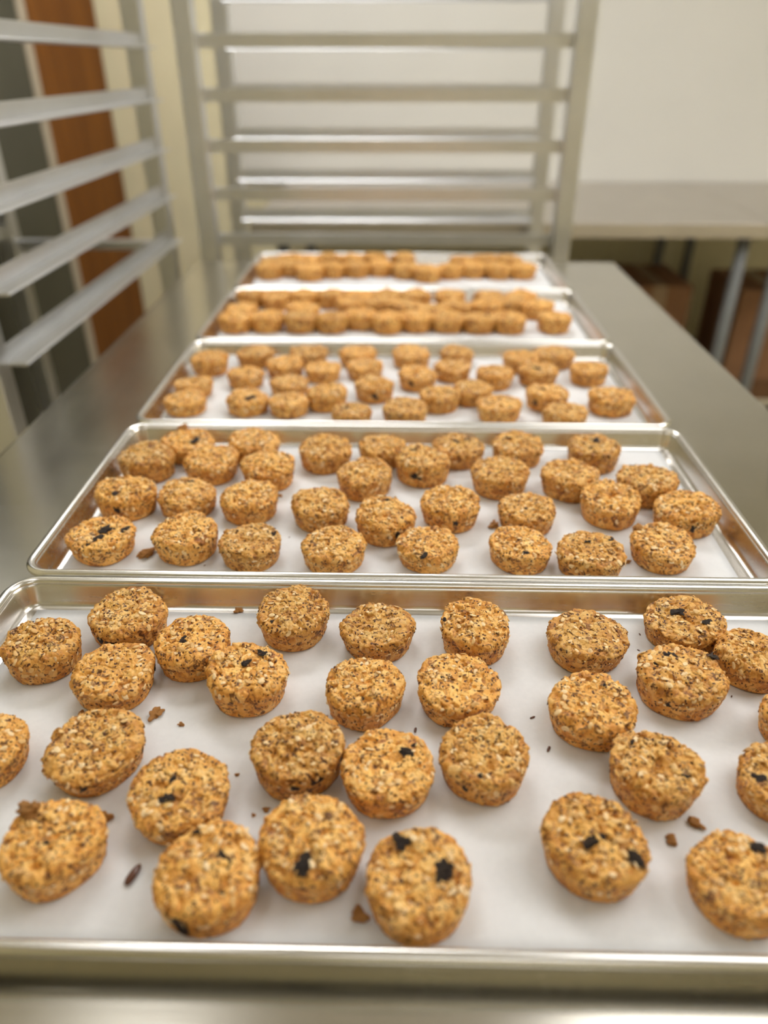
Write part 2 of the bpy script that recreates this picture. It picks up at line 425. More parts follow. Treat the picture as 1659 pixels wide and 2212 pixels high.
TLAB = ['nearest aluminium sheet tray, its front rim across the bottom of the photo',
        'second aluminium sheet tray from the front, bare metal showing at its right side',
        'middle aluminium sheet tray of the five, third from the front',
        'fourth aluminium sheet tray from the front, softly blurred and packed with cookies',
        'farthest aluminium sheet tray, blurred, at the foot of the far rack']
PLAB = ['white parchment sheet lining the nearest tray, with scattered crumbs and a long black seed',
        'white parchment sheet lining the second tray from the front, slanting at its right edge',
        'white parchment sheet lining the middle tray', 'white parchment sheet lining the fourth tray from the front',
        'white parchment sheet lining the farthest tray']
# parchment corners, tray-relative: left-front, right-front, right-back, left-back
PC = [((-0.309, -0.138), (0.309, -0.138), (0.306, 0.134), (-0.306, 0.135)),
      ((-0.309, -0.138), (0.301, -0.138), (0.306, 0.137), (-0.306, 0.137)),
      ((-0.307, -0.138), (0.309, -0.138), (0.305, 0.138), (-0.309, 0.137)),
      ((-0.309, -0.138), (0.309, -0.138), (0.309, 0.138), (-0.309, 0.138)),
      ((-0.309, -0.138), (0.309, -0.138), (0.309, 0.138), (-0.309, 0.138))]
for t in range(5):
    cx, cy = XL + TW / 2, Y0 + PITCH * (t + 0.5)
    e = empty('sheet_tray', (cx, cy, ZT + 0.0003)); tag(e, TLAB[t], 'tray', 'row of sheet trays on the steel table')
    link('tray_pan', me_body, M_TRAY, e); link('rolled_rim', me_rim, M_RIM, e)
    # parchment: thin sheet with gentle waves
    nx, ny = 60, 28; vs = []; ph = R_.uniform(0, 6)
    lf, rf, rb, lb = [Vector((*c, 0)) for c in PC[t]]
    for s in (1, 0):
        for j in range(ny + 1):
            for i in range(nx + 1):
                u, v = i / nx, j / ny
                q = (lf * (1 - u) + rf * u) * (1 - v) + (lb * (1 - u) + rb * u) * v
                w = 0.00022 * (1 + math.sin(q.x * 23 + ph) * math.sin(q.y * 31 + ph * 2))
                ed = min(u, v, 1 - u, 1 - v) * 12; w += 0.00025 * max(0, 1 - ed)
                vs.append((q.x, q.y, 0.0020 + w * 0.8 - (0 if s else 0.00012)))
    fs = []; n1 = (nx + 1) * (ny + 1)
    for j in range(ny):
        for i in range(nx):
            a = j * (nx + 1) + i
            fs.append((a, a + 1, a + nx + 2, a + nx + 1)); fs.append((n1 + a, n1 + a + nx + 1, n1 + a + nx + 2, n1 + a + 1))
    rim_i = [i for i in range(nx)] + [i * (nx + 1) + nx for i in range(ny)] + [ny * (nx + 1) + nx - i for i in range(nx)] + [(ny - i) * (nx + 1) for i in range(ny)]
    for k in range(len(rim_i)):
        a, b2 = rim_i[k], rim_i[(k + 1) % len(rim_i)]; fs.append((a, n1 + a, n1 + b2, b2))
    o = link('parchment_sheet', mesh_from('parchment', vs, fs, True), M_PAPER); o.location = (cx, cy, ZT + 0.0003)
    tag(o, PLAB[t], 'baking paper', 'parchment sheets lining the trays')

# ------------------------------------------------------------------ cookies
RC, HC = 0.029, 0.025
_perm = RNG.random((64, 64, 64))
def vnoise(p, sc, off):
    q = p * sc + off; i = np.floor(q).astype(int); f = q - i; f = f * f * (3 - 2 * f); r = 0
    for dx in (0, 1):
        for dy in (0, 1):
            for dz in (0, 1):
                w = (f[:, 0] if dx else 1 - f[:, 0]) * (f[:, 1] if dy else 1 - f[:, 1]) * (f[:, 2] if dz else 1 - f[:, 2])
                r = r + w * _perm[(i[:, 0] + dx) % 64, (i[:, 1] + dy) % 64, (i[:, 2] + dz) % 64]
    return r * 2 - 1

def voro(p, pts):
    d1 = np.empty(len(p)); d2 = np.empty(len(p)); ix = np.empty(len(p), int)
    for s in range(0, len(p), 4000):
        dd = ((p[s:s + 4000, None, :] - pts[None]) ** 2).sum(2)
        k = np.argpartition(dd, 1, axis=1)[:, :2]; v = np.take_along_axis(dd, k, 1); o = v.argsort(1)
        k = np.take_along_axis(k, o, 1); v = np.take_along_axis(v, o, 1)
        ix[s:s + 4000] = k[:, 0]; d1[s:s + 4000] = np.sqrt(v[:, 0]); d2[s:s + 4000] = np.sqrt(v[:, 1])
    return d1, d2, ix

def cookie_variant(vi):
    g = np.random.default_rng(100 + vi)
    NA, NT, NS, NB = 230, 62, 34, 8
    er = 0.0036 + 0.0026 * g.random(); taper = 0.875 + 0.05 * g.random(); rise = 0.05 + 0.09 * g.random(); sag = 0.12 * g.random() * (g.random() < 0.5)
    he = HC * (1 - rise)
    prof = []
    for k in range(NT):                                 # top, centre to edge
        r = (RC - er) * (k / (NT - 1)) ** 0.75
        prof.append((r, he + HC * rise * (1 - (r / RC) ** 2) - HC * sag * math.exp(-(r / 0.009) ** 2), 0.25 + 0.75 * (r / RC) ** 4 * 0.6))
    zt = prof[-1][1]
    for k in range(1, 9):                               # rounded edge
        a = math.pi / 2 * k / 8
        prof.append((RC - er + er * math.sin(a), zt - er + er * math.cos(a), 0.7))
    z0 = prof[-1][1]
    for k in range(1, NS + 1):                          # side
        f = k / NS; z = z0 + (0.0022 - z0) * f
        prof.append((RC * (1 - (1 - taper) * f ** 1.1), z, 0.75 + 0.25 * f))
    for k in range(1, 5):
        a = math.pi / 2 * k / 4
        prof.append((RC * taper - 0.0022 + 0.0022 * math.cos(a), 0.0022 - 0.0022 * math.sin(a), 1))
    for k in range(1, NB): prof.append(((RC * taper - 0.0022) * (1 - k / (NB - 1)) + 1e-5, 0, 1))
    P = np.array(prof); M = len(P)
    th = np.arange(NA) * 2 * np.pi / NA
    ph = g.random(6) * 6.28; am = (g.random(6) - 0.5) * np.array([0.05, 0.085, 0.05, 0.035, 0.03, 0.02]) * 1.05
    out = 1 + sum(am[k] * np.cos((k + 1) * th + ph[k]) for k in range(6))
    # profile normals
    t = np.gradient(P[:, :2], axis=0); nn = np.c_[-t[:, 1], t[:, 0]]; nn /= np.linalg.norm(nn, axis=1)[:, None] + 1e-12; nn = -nn if nn[0, 1] < 0 else nn
    rr = P[:, 0][:, None] * (1 + (out - 1)[None] * (P[:, 0] / RC)[:, None] ** 2)
    X = rr * np.cos(th); Y = rr * np.sin(th); Z = np.repeat(P[:, 1][:, None], NA, 1)
    p = np.c_[X.ravel(), Y.ravel(), Z.ravel()]
    nx = nn[:, 0][:, None] * np.cos(th); ny = nn[:, 0][:, None] * np.sin(th); nz = np.repeat(nn[:, 1][:, None], NA, 1)
    nrm = np.c_[nx.ravel(), ny.ravel(), nz.ravel()]
    toast = np.repeat(P[:, 2][:, None], NA, 1).ravel()
    # oat chunks: shingled cells
    npt = 950
    pts = np.c_[(g.random((npt, 2)) * 2 - 1) * RC * 1.08, g.random(npt) * HC * 1.15]
    pts2 = pts * np.array([1, 1, 1])
    warp = np.c_[vnoise(p, 260, 3 + vi), vnoise(p, 260, 17 + vi), vnoise(p, 260, 31 + vi)] * 0.0016
    d1, d2, ix = voro(p + warp, pts2)
    off = g.random(npt); tilt = (g.random((npt, 3)) - 0.5) * 0.5
    shing = (off[ix] - 0.5) * 0.0010 + ((p - pts2[ix]) * tilt[ix]).sum(1)
    crev = -0.0006 * np.exp(-(d2 - d1) / 0.00030)
    low = vnoise(p, 75, 5 + vi * 3) * 0.0011 + vnoise(p, 150, 9 + vi * 3) * 0.0007
    mid = vnoise(p, 420, 2 + vi) * 0.0005 + vnoise(p, 900, 8 + vi) * 0.00022
    topw = np.clip((p[:, 2] - 0.012) / 0.008, 0.22, 1.0)
    holes = -0.0024 * np.clip((vnoise(p, 250, 40 + vi) - 0.42) / 0.25, 0, 1) * np.clip(topw, 0.35, 1)
    disp = low * np.clip(topw + 0.1, 0, 1) + (shing + crev) * topw + mid + holes
    bot = p[:, 2] < 0.0008
    disp[bot & (nrm[:, 2] < -0.5)] = 0
    q = p + nrm * disp[:, None]
    # heave of the whole top
    q[:, 2] += np.clip(p[:, 2] / HC, 0, 1) ** 2 * vnoise(p * np.array([1, 1, 0]), 42, 50 + vi * 2) * 0.0026
    q[:, 2] += np.clip((p[:, 2] - 0.010) / 0.01, 0, 1) * vnoise(p, 135, 70 + vi * 5) * 0.0011
    q[:, 2] = np.maximum(q[:, 2], 0)
    idx = np.arange(M * NA).reshape(M, NA)
    A = idx[:-1]; B = idx[1:]; A2 = np.roll(A, -1, 1); B2 = np.roll(B, -1, 1)
    faces = np.stack([A, B, B2, A2], -1).reshape(-1, 4)
    me = bpy.data.meshes.new('cookie')
    me.from_pydata(q.tolist(), [], faces.tolist() + [list(range((M - 1) * NA, M * NA))])
    me.polygons.foreach_set('use_smooth', [True] * len(me.polygons))
    a1 = me.attributes.new('cell', 'FLOAT', 'POINT'); a1.data.foreach_set('value', (off[ix] * 0.85 + 0.15 * g.random(npt)[ix]).astype(np.float32))
    a2 = me.attributes.new('toast', 'FLOAT', 'POINT'); a2.data.foreach_set('value', toast.astype(np.float32))
    me.materials.append(M_COOKIE); me.update()
    flip = me.polygons[NA * 5].normal.z < 0
    if flip: me.flip_normals()
    # surface samples for topping
    top = np.where((p[:, 2] > 0.010) & (P[:, 0].repeat(NA) > 0.0012))[0]
    wts = P[:, 0].repeat(NA)[top]; wts = wts / wts.sum()
    def chips(n, dims, dvar, tiltmax, sink, seg, ring):
        V, F, Cv = [], [], []
        an = g.choice(top, n, p=wts)
        for i in an:
            nv = Vector(nrm[i]); 
            e = Vector(((g.random() - .5) * tiltmax, (g.random() - .5) * tiltmax, (g.random() - .5) * tiltmax))
            R = (nv + e).normalized().to_track_quat('Z', 'Y').to_matrix() @ Matrix.Rotation(g.random() * 6.28, 3, 'Z')
            s = 1 + (g.random() - .5) * dvar; c0 = Vector(q[i]) + nv * dims[2] * sink * s; bend = (g.random() - .5) * 0.5
            b0 = len(V); cv = g.random()
            for a in range(ring + 1):
                la = math.pi * a / ring
                for k in range(seg):
                    lo = 2 * math.pi * k / seg
                    x, y, z = dims[0] * s * math.sin(la) * math.cos(lo), dims[1] * s * math.sin(la) * math.sin(lo), dims[2] * math.cos(la)
                    z += bend * x * x / dims[0]
                    V.append(c0 + R @ Vector((x, y, z))); Cv.append(cv)
            for a in range(ring):
                for k in range(seg):
                    F.append((b0 + a * seg + k, b0 + a * seg + (k + 1) % seg, b0 + (a + 1) * seg + (k + 1) % seg, b0 + (a + 1) * seg + k))
        return V, F, Cv
    V, F, Cv = chips(int(46 + g.random() * 30), (0.0025, 0.0015, 0.00045), 0.8, 0.8, 0.0, 10, 5)
    mf = mesh_from('oat_flakes', V, F); at = mf.attributes.new('cell', 'FLOAT', 'POINT'); at.data.foreach_set('value', Cv); mf.materials.append(M_FLAKE)
    V1, F1, _ = chips(int(46 + g.random() * 26), (0.0012, 0.00065, 0.0004), 0.5, 0.5, 0.3, 8, 5)
    V2, F2, _ = chips(int(12 + g.random() * 10), (0.00058, 0.00058, 0.00055), 0.3, 0.1, 0.5, 9, 6)
    n1 = len(V1)
    ms = mesh_from('seeds', V1 + V2, F1 + [tuple(a + n1 for a in f) for f in F2], True, [0] * len(F1) + [1] * len(F2))
    ms.materials.append(M_FLAX); ms.materials.append(M_MILLET)
    return dict(me=me, flakes=mf, seeds=ms, q=q, n=nrm)
VAR = [cookie_variant(i) for i in range(14)]

def lump_mesh(seed, stretch, mat, amp=0.35, sub=3, name='lump'):
    bm = bmesh.new(); bmesh.ops.create_icosphere(bm, subdivisions=sub, radius=0.5)
    co = np.array([v.co[:] for v in bm.verts])
    dn = vnoise(co, 2.2, seed * 3.1 + 1) * amp + vnoise(co, 5.5, seed * 5.3 + 2) * amp * 0.55 + vnoise(co, 11, seed + 4) * amp * 0.2
    for v, k in zip(bm.verts, dn):
        v.co *= (1 + k); v.co.x *= stretch[0]; v.co.y *= stretch[1]; v.co.z *= stretch[2]
    me = bm_mesh(name, bm, True); me.materials.append(mat); return me
RAIS = [lump_mesh(s, (1.2, 0.85, 0.5), M_RAISIN, 0.85, 4, 'raisin') for s in range(6)]
STUCK = lump_mesh(9, (1.1, 0.8, 0.8), M_CRUMB, 0.7, 4, 'stuck_crumb')

COOKIES = [
  [[-0.267, 0.4194, 0.0277, 0.0261, []],
   [-0.2146, 0.4589, 0.0305, 0.0232, [[-0.0125, -0.0255, 0.55, 0.0052, "r"], [-0.0025, -0.0283, 0.55, 0.004, "r"], [0.0002, -0.0025, 1, 0.0029, "r"]]],
   [-0.1549, 0.4263, 0.0292, 0.0248, [[-0.0038, -0.0065, 1, 0.0049, "r"]]],
   [-0.2043, 0.3933, 0.0294, 0.0223, [[0.0245, 0.012, 0.55, 0.003, "r"]]],
   [-0.107, 0.3912, 0.0289, 0.0272, [[-0.0004, 0.0019, 1, 0.0043, "r"], [0.0101, 0.0147, 1, 0.0043, "r"], [-0.0102, -0.0199, 1, 0.0033, "r"]]],
   [-0.0817, 0.4606, 0.0288, 0.027, [[-0.0138, -0.018, 1, 0.0029, "r"]]],
   [-0.0138, 0.4478, 0.0285, 0.0232, []],
   [-0.0218, 0.3812, 0.0279, 0.0263, [[0.0001, -0.0178, 1, 0.0019, "r"]]],
   [0.0617, 0.4482, 0.0281, 0.0264, [[-0.0243, 0.0009, 1, 0.0025, "r"]]],
   [0.0441, 0.3858, 0.0295, 0.0228, [[-0.0111, 0.0019, 1, 0.0026, "r"]]],
   [0.1465, 0.4406, 0.0301, 0.0229, []],
   [0.2273, 0.4598, 0.0299, 0.0227, [[-0.0036, 0.0063, 1, 0.0058, "r"], [0.0143, -0.0085, 1, 0.0051, "r"]]],
   [0.2653, 0.4212, 0.0262, 0.0246, []],
   [0.2048, 0.397, 0.0305, 0.0267, [[-0.0055, 0.0132, 1, 0.0043, "r"], [0.0249, 0.0114, 1, 0.005, "r"], [-0.0178, 0.0066, 1, 0.003, "r"], [-0.015, -0.0241, 0.55, 0.0026, "r"]]],
   [0.1351, 0.3675, 0.0294, 0.025, [[0.0099, 0.0115, 1, 0.0022, "r"]]],
   [-0.1929, 0.3257, 0.0302, 0.0229, [[0.0281, 0.0005, 0.55, 0.003, "r"], [0.0002, -0.0281, 0.55, 0.0053, "r"]]],
   [-0.2642, 0.3224, 0.0262, 0.0229, []],
   [-0.1308, 0.2932, 0.03, 0.0228, [[-0.0031, -0.0102, 1, 0.0045, "r"], [-0.0028, 0.0023, 1, 0.0031, "r"]]],
   [-0.1928, 0.2561, 0.0279, 0.0263, [[0.0003, -0.0046, 1, 0.0023, "r"], [-0.0172, 0.0152, 1, 0.0114, "c"]]],
   [-0.0625, 0.325, 0.029, 0.0273, [[0.0142, -0.023, 0.55, 0.0041, "r"], [0.0006, -0.027, 0.55, 0.0032, "r"]]],
   [-0.0044, 0.3119, 0.029, 0.0238, [[0.011, 0.0069, 1, 0.0052, "r"], [0.0163, 0.0144, 1, 0.0026, "r"]]],
   [0.0572, 0.3235, 0.0284, 0.0267, [[-0.0134, -0.0228, 0.55, 0.0029, "r"], [-0.0051, -0.0219, 1, 0.0029, "r"]]],
   [0.1624, 0.3144, 0.0283, 0.0266, [[-0.0115, 0.0162, 1, 0.0026, "r"], [0.0125, -0.0135, 1, 0.0032, "r"], [0.0207, -0.0013, 1, 0.0026, "r"]]],
   [0.2401, 0.3103, 0.027, 0.0205, [[-0.0151, -0.0021, 1, 0.0068, "r"]]],
   [-0.1005, 0.2393, 0.0287, 0.0269, [[-0.0104, -0.0246, 0.55, 0.007, "r"], [0.0086, 0.0023, 1, 0.005, "r"], [0.012, -0.014, 1, 0.0032, "r"], [-0.0085, 0.0194, 1, 0.0032, "r"]]],
   [-0.0466, 0.2595, 0.0293, 0.0275, [[-0.0017, -0.0208, 1, 0.007, "r"]]],
   [0.0134, 0.2384, 0.0292, 0.0251, [[-0.0089, 0.0169, 1, 0.0067, "r"], [0.0134, 0.0009, 1, 0.0072, "r"]]],
   [0.1135, 0.2635, 0.0291, 0.0268, [[-0.0014, -0.0044, 1, 0.007, "r"], [0.0165, -0.0152, 1, 0.0057, "r"]]],
   [0.1892, 0.2434, 0.0275, 0.0245, [[0.013, 0.0148, 1, 0.006, "r"]]],
   [0.2741, 0.359, 0.0262, 0.0246, [[-0.0232, -0.0075, 0.55, 0.0031, "r"]]]],
  [[-0.275, 0.5717, 0.0304, 0.0231, [[0.0039, 0.0073, 1, 0.0094, "r"], [0.0007, -0.0132, 1, 0.0086, "r"], [0.0222, 0.0021, 1, 0.0056, "r"]]],
   [-0.1965, 0.5739, 0.0295, 0.0277, []],
   [-0.1343, 0.5637, 0.0291, 0.0233, [[0.02, 0.0128, 1, 0.0038, "r"]]],
   [-0.2765, 0.6481, 0.0305, 0.0283, [[-0.0039, -0.015, 1, 0.0047, "r"], [0.0011, -0.0283, 0.55, 0.0038, "r"]]],
   [-0.2149, 0.6501, 0.0294, 0.0235, [[-0.0011, 0.016, 1, 0.0042, "r"]]],
   [-0.1499, 0.6436, 0.0294, 0.0252, []],
   [-0.2781, 0.7247, 0.0305, 0.0278, []],
   [-0.2436, 0.7715, 0.03, 0.024, [[0.0104, -0.0101, 1, 0.0075, "r"], [-0.011, 0.022, 1, 0.0107, "c"]]],
   [-0.2062, 0.7236, 0.0301, 0.0252, []],
   [-0.1674, 0.7717, 0.0296, 0.0237, []],
   [-0.1406, 0.7092, 0.0293, 0.0272, []],
   [-0.0823, 0.7506, 0.0296, 0.0278, []],
   [-0.0182, 0.7624, 0.0274, 0.0251, []],
   [-0.035, 0.6934, 0.0291, 0.0262, []],
   [-0.0766, 0.6317, 0.0295, 0.0251, []],
   [-0.0116, 0.6094, 0.0294, 0.0271, [[0.0104, -0.0253, 0.55, 0.0045, "r"], [0.0008, 0.0202, 1, 0.0036, "r"]]],
   [-0.0574, 0.5598, 0.029, 0.0232, []],
   [0.0272, 0.7237, 0.03, 0.0282, [[-0.0079, -0.0267, 0.55, 0.0056, "r"], [-0.0103, 0.0111, 1, 0.0041, "r"]]],
   [0.0687, 0.7646, 0.0293, 0.0239, [[-0.0026, 0.0003, 1, 0.0053, "r"], [0.0112, 0.009, 1, 0.0048, "r"]]],
   [0.0287, 0.5643, 0.0281, 0.0225, [[-0.005, -0.0238, 1, 0.0046, "r"]]],
   [0.053, 0.6332, 0.0295, 0.0262, [[0.0029, -0.0273, 0.55, 0.0041, "r"]]],
   [0.1094, 0.6983, 0.0299, 0.0272, []],
   [0.1369, 0.7679, 0.0289, 0.0259, [[-0.0105, 0.0054, 1, 0.0042, "r"]]],
   [0.1284, 0.629, 0.0296, 0.0236, [[-0.0034, -0.0062, 1, 0.0032, "r"]]],
   [0.1128, 0.5655, 0.028, 0.0224, [[0.0009, -0.023, 1, 0.0034, "r"]]],
   [0.1825, 0.6948, 0.03, 0.0265, []],
   [0.2223, 0.7592, 0.03, 0.0279, [[0.0039, 0.0074, 1, 0.0063, "r"]]],
   [0.2128, 0.6422, 0.0295, 0.0278, []],
   [0.261, 0.6852, 0.0305, 0.0273, []],
   [0.2839, 0.6285, 0.0305, 0.0272, [[-0.0029, -0.0282, 0.55, 0.0041, "r"]]],
   [0.1743, 0.554, 0.0299, 0.0239, [[0.0197, 0.0133, 1, 0.0041, "r"], [-0.002, 0.006, 1, 0.0029, "r"]]],
   [0.2438, 0.5698, 0.0296, 0.0225, [[-0.0187, 0.0155, 1, 0.0093, "c"]]]],
  [[-0.279, 1.0445, 0.028, 0.0253, []],
   [-0.2176, 1.0778, 0.0281, 0.023, []],
   [-0.2175, 0.9942, 0.0262, 0.0219, []],
   [-0.1669, 1.0385, 0.0287, 0.022, []],
   [-0.1374, 1.085, 0.0283, 0.0216, []],
   [-0.1097, 1.0198, 0.0262, 0.0199, []],
   [-0.1511, 0.9648, 0.0262, 0.0199, []],
   [-0.2824, 0.9564, 0.0262, 0.0204, []],
   [-0.2799, 0.9007, 0.0277, 0.0211, []],
   [-0.1986, 0.9035, 0.028, 0.022, [[0.0059, -0.0107, 1, 0.0085, "r"]]],
   [-0.1428, 0.8978, 0.0262, 0.0199, []],
   [-0.0957, 0.9195, 0.0267, 0.0251, []],
   [-0.0595, 0.8661, 0.0263, 0.0211, [[-0.0083, 0.0013, 1, 0.007, "r"]]],
   [-0.0622, 1.0848, 0.0285, 0.0217, []],
   [-0.0494, 1.0314, 0.0277, 0.0211, []],
   [-0.0336, 0.9493, 0.0262, 0.0245, [[0.0008, -0.0244, 0.55, 0.0057, "r"]]],
   [0.0083, 0.8734, 0.0288, 0.023, [[-0.0193, -0.0186, 0.55, 0.0059, "r"]]],
   [0.0181, 1.0833, 0.029, 0.0234, []],
   [0.0266, 0.9923, 0.027, 0.0234, [[-0.0083, -0.0237, 0.55, 0.0052, "r"]]],
   [0.0881, 1.087, 0.0264, 0.0226, []],
   [0.0774, 1.0269, 0.0262, 0.0222, []],
   [0.0539, 0.917, 0.0266, 0.0238, []],
   [0.1003, 0.9404, 0.0262, 0.0223, []],
   [0.1353, 0.9989, 0.0273, 0.0244, []],
   [0.1816, 1.0654, 0.0262, 0.0225, []],
   [0.235, 1.0839, 0.0292, 0.0222, []],
   [0.198, 1.0095, 0.0275, 0.025, [[-0.0046, -0.0079, 1, 0.0059, "r"]]],
   [0.2715, 1.0168, 0.0274, 0.0256, []],
   [0.1291, 0.8876, 0.0286, 0.0229, []],
   [0.1978, 0.9254, 0.0288, 0.0241, [[-0.0098, 0.004, 1, 0.0061, "r"], [-0.0181, -0.0197, 0.55, 0.0055, "r"]]],
   [0.2102, 0.8683, 0.0277, 0.0222, []],
   [0.2788, 0.9129, 0.0297, 0.0265, []]],
  [[-0.2797, 1.2469, 0.0293, 0.0275, []],
   [-0.2257, 1.2511, 0.0293, 0.0275, []],
   [-0.1688, 1.2499, 0.0293, 0.0275, []],
   [-0.1164, 1.2488, 0.0293, 0.0275, []],
   [-0.0679, 1.2676, 0.0293, 0.0275, []],
   [-0.0204, 1.2474, 0.0293, 0.0275, []],
   [0.0302, 1.2561, 0.0293, 0.0275, []],
   [0.0826, 1.2552, 0.0293, 0.0275, []],
   [0.1348, 1.2509, 0.0293, 0.0275, []],
   [0.1873, 1.2524, 0.0293, 0.0275, []],
   [0.2635, 1.254, 0.0293, 0.0275, []],
   [-0.278, 1.2995, 0.0293, 0.0275, []],
   [-0.2287, 1.3808, 0.0293, 0.0275, []],
   [-0.1801, 1.3955, 0.0293, 0.0275, []],
   [-0.1719, 1.3094, 0.0293, 0.0275, []],
   [-0.0881, 1.3413, 0.0293, 0.0275, []],
   [-0.0359, 1.3462, 0.0293, 0.0275, []],
   [0.013, 1.3307, 0.0293, 0.0275, []],
   [0.0569, 1.3042, 0.0293, 0.0275, []],
   [0.1023, 1.3284, 0.0293, 0.0275, []],
   [0.1542, 1.3306, 0.0293, 0.0275, []],
   [0.1998, 1.3546, 0.0293, 0.0275, []],
   [0.247, 1.3334, 0.0293, 0.0275, []],
   [-0.2796, 1.3955, 0.0293, 0.0275, []],
   [-0.1296, 1.3972, 0.0293, 0.0275, []],
   [-0.0768, 1.396, 0.0293, 0.0275, []],
   [-0.0227, 1.3964, 0.0293, 0.0275, []],
   [0.0298, 1.396, 0.0293, 0.0275, []],
   [0.0939, 1.3957, 0.0293, 0.0275, []],
   [0.1681, 1.3961, 0.0293, 0.0275, []],
   [0.2281, 1.3965, 0.0293, 0.0275, []]],
  [[-0.2786, 1.6069, 0.0293, 0.0275, []],
   [-0.2309, 1.6286, 0.0293, 0.0275, []],
   [-0.1903, 1.5961, 0.0293, 0.0275, []],
   [-0.1437, 1.6194, 0.0293, 0.0275, []],
   [-0.0925, 1.6262, 0.0293, 0.0275, []],
   [-0.0421, 1.6381, 0.0293, 0.0275, []],
   [0.0123, 1.6158, 0.0293, 0.0275, []],
   [0.0576, 1.5898, 0.0293, 0.0275, []],
   [0.1062, 1.6154, 0.0293, 0.0275, []],
   [0.1575, 1.6262, 0.0293, 0.0275, []],
   [0.2086, 1.6166, 0.0293, 0.0275, []],
   [0.2606, 1.6192, 0.0293, 0.0275, []],
   [-0.2798, 1.6675, 0.0293, 0.0275, []],
   [-0.2479, 1.707, 0.0293, 0.0275, []],
   [-0.2044, 1.6793, 0.0293, 0.0275, []],
   [-0.1611, 1.7073, 0.0293, 0.0275, []],
   [-0.1096, 1.6992, 0.0293, 0.0275, []],
   [-0.0576, 1.7081, 0.0293, 0.0275, []],
   [0.006, 1.7074, 0.0293, 0.0275, []],
   [0.1367, 1.6886, 0.0293, 0.0275, []],
   [0.1881, 1.699, 0.0293, 0.0275, []],
   [0.2398, 1.6905, 0.0293, 0.0275, []]]]
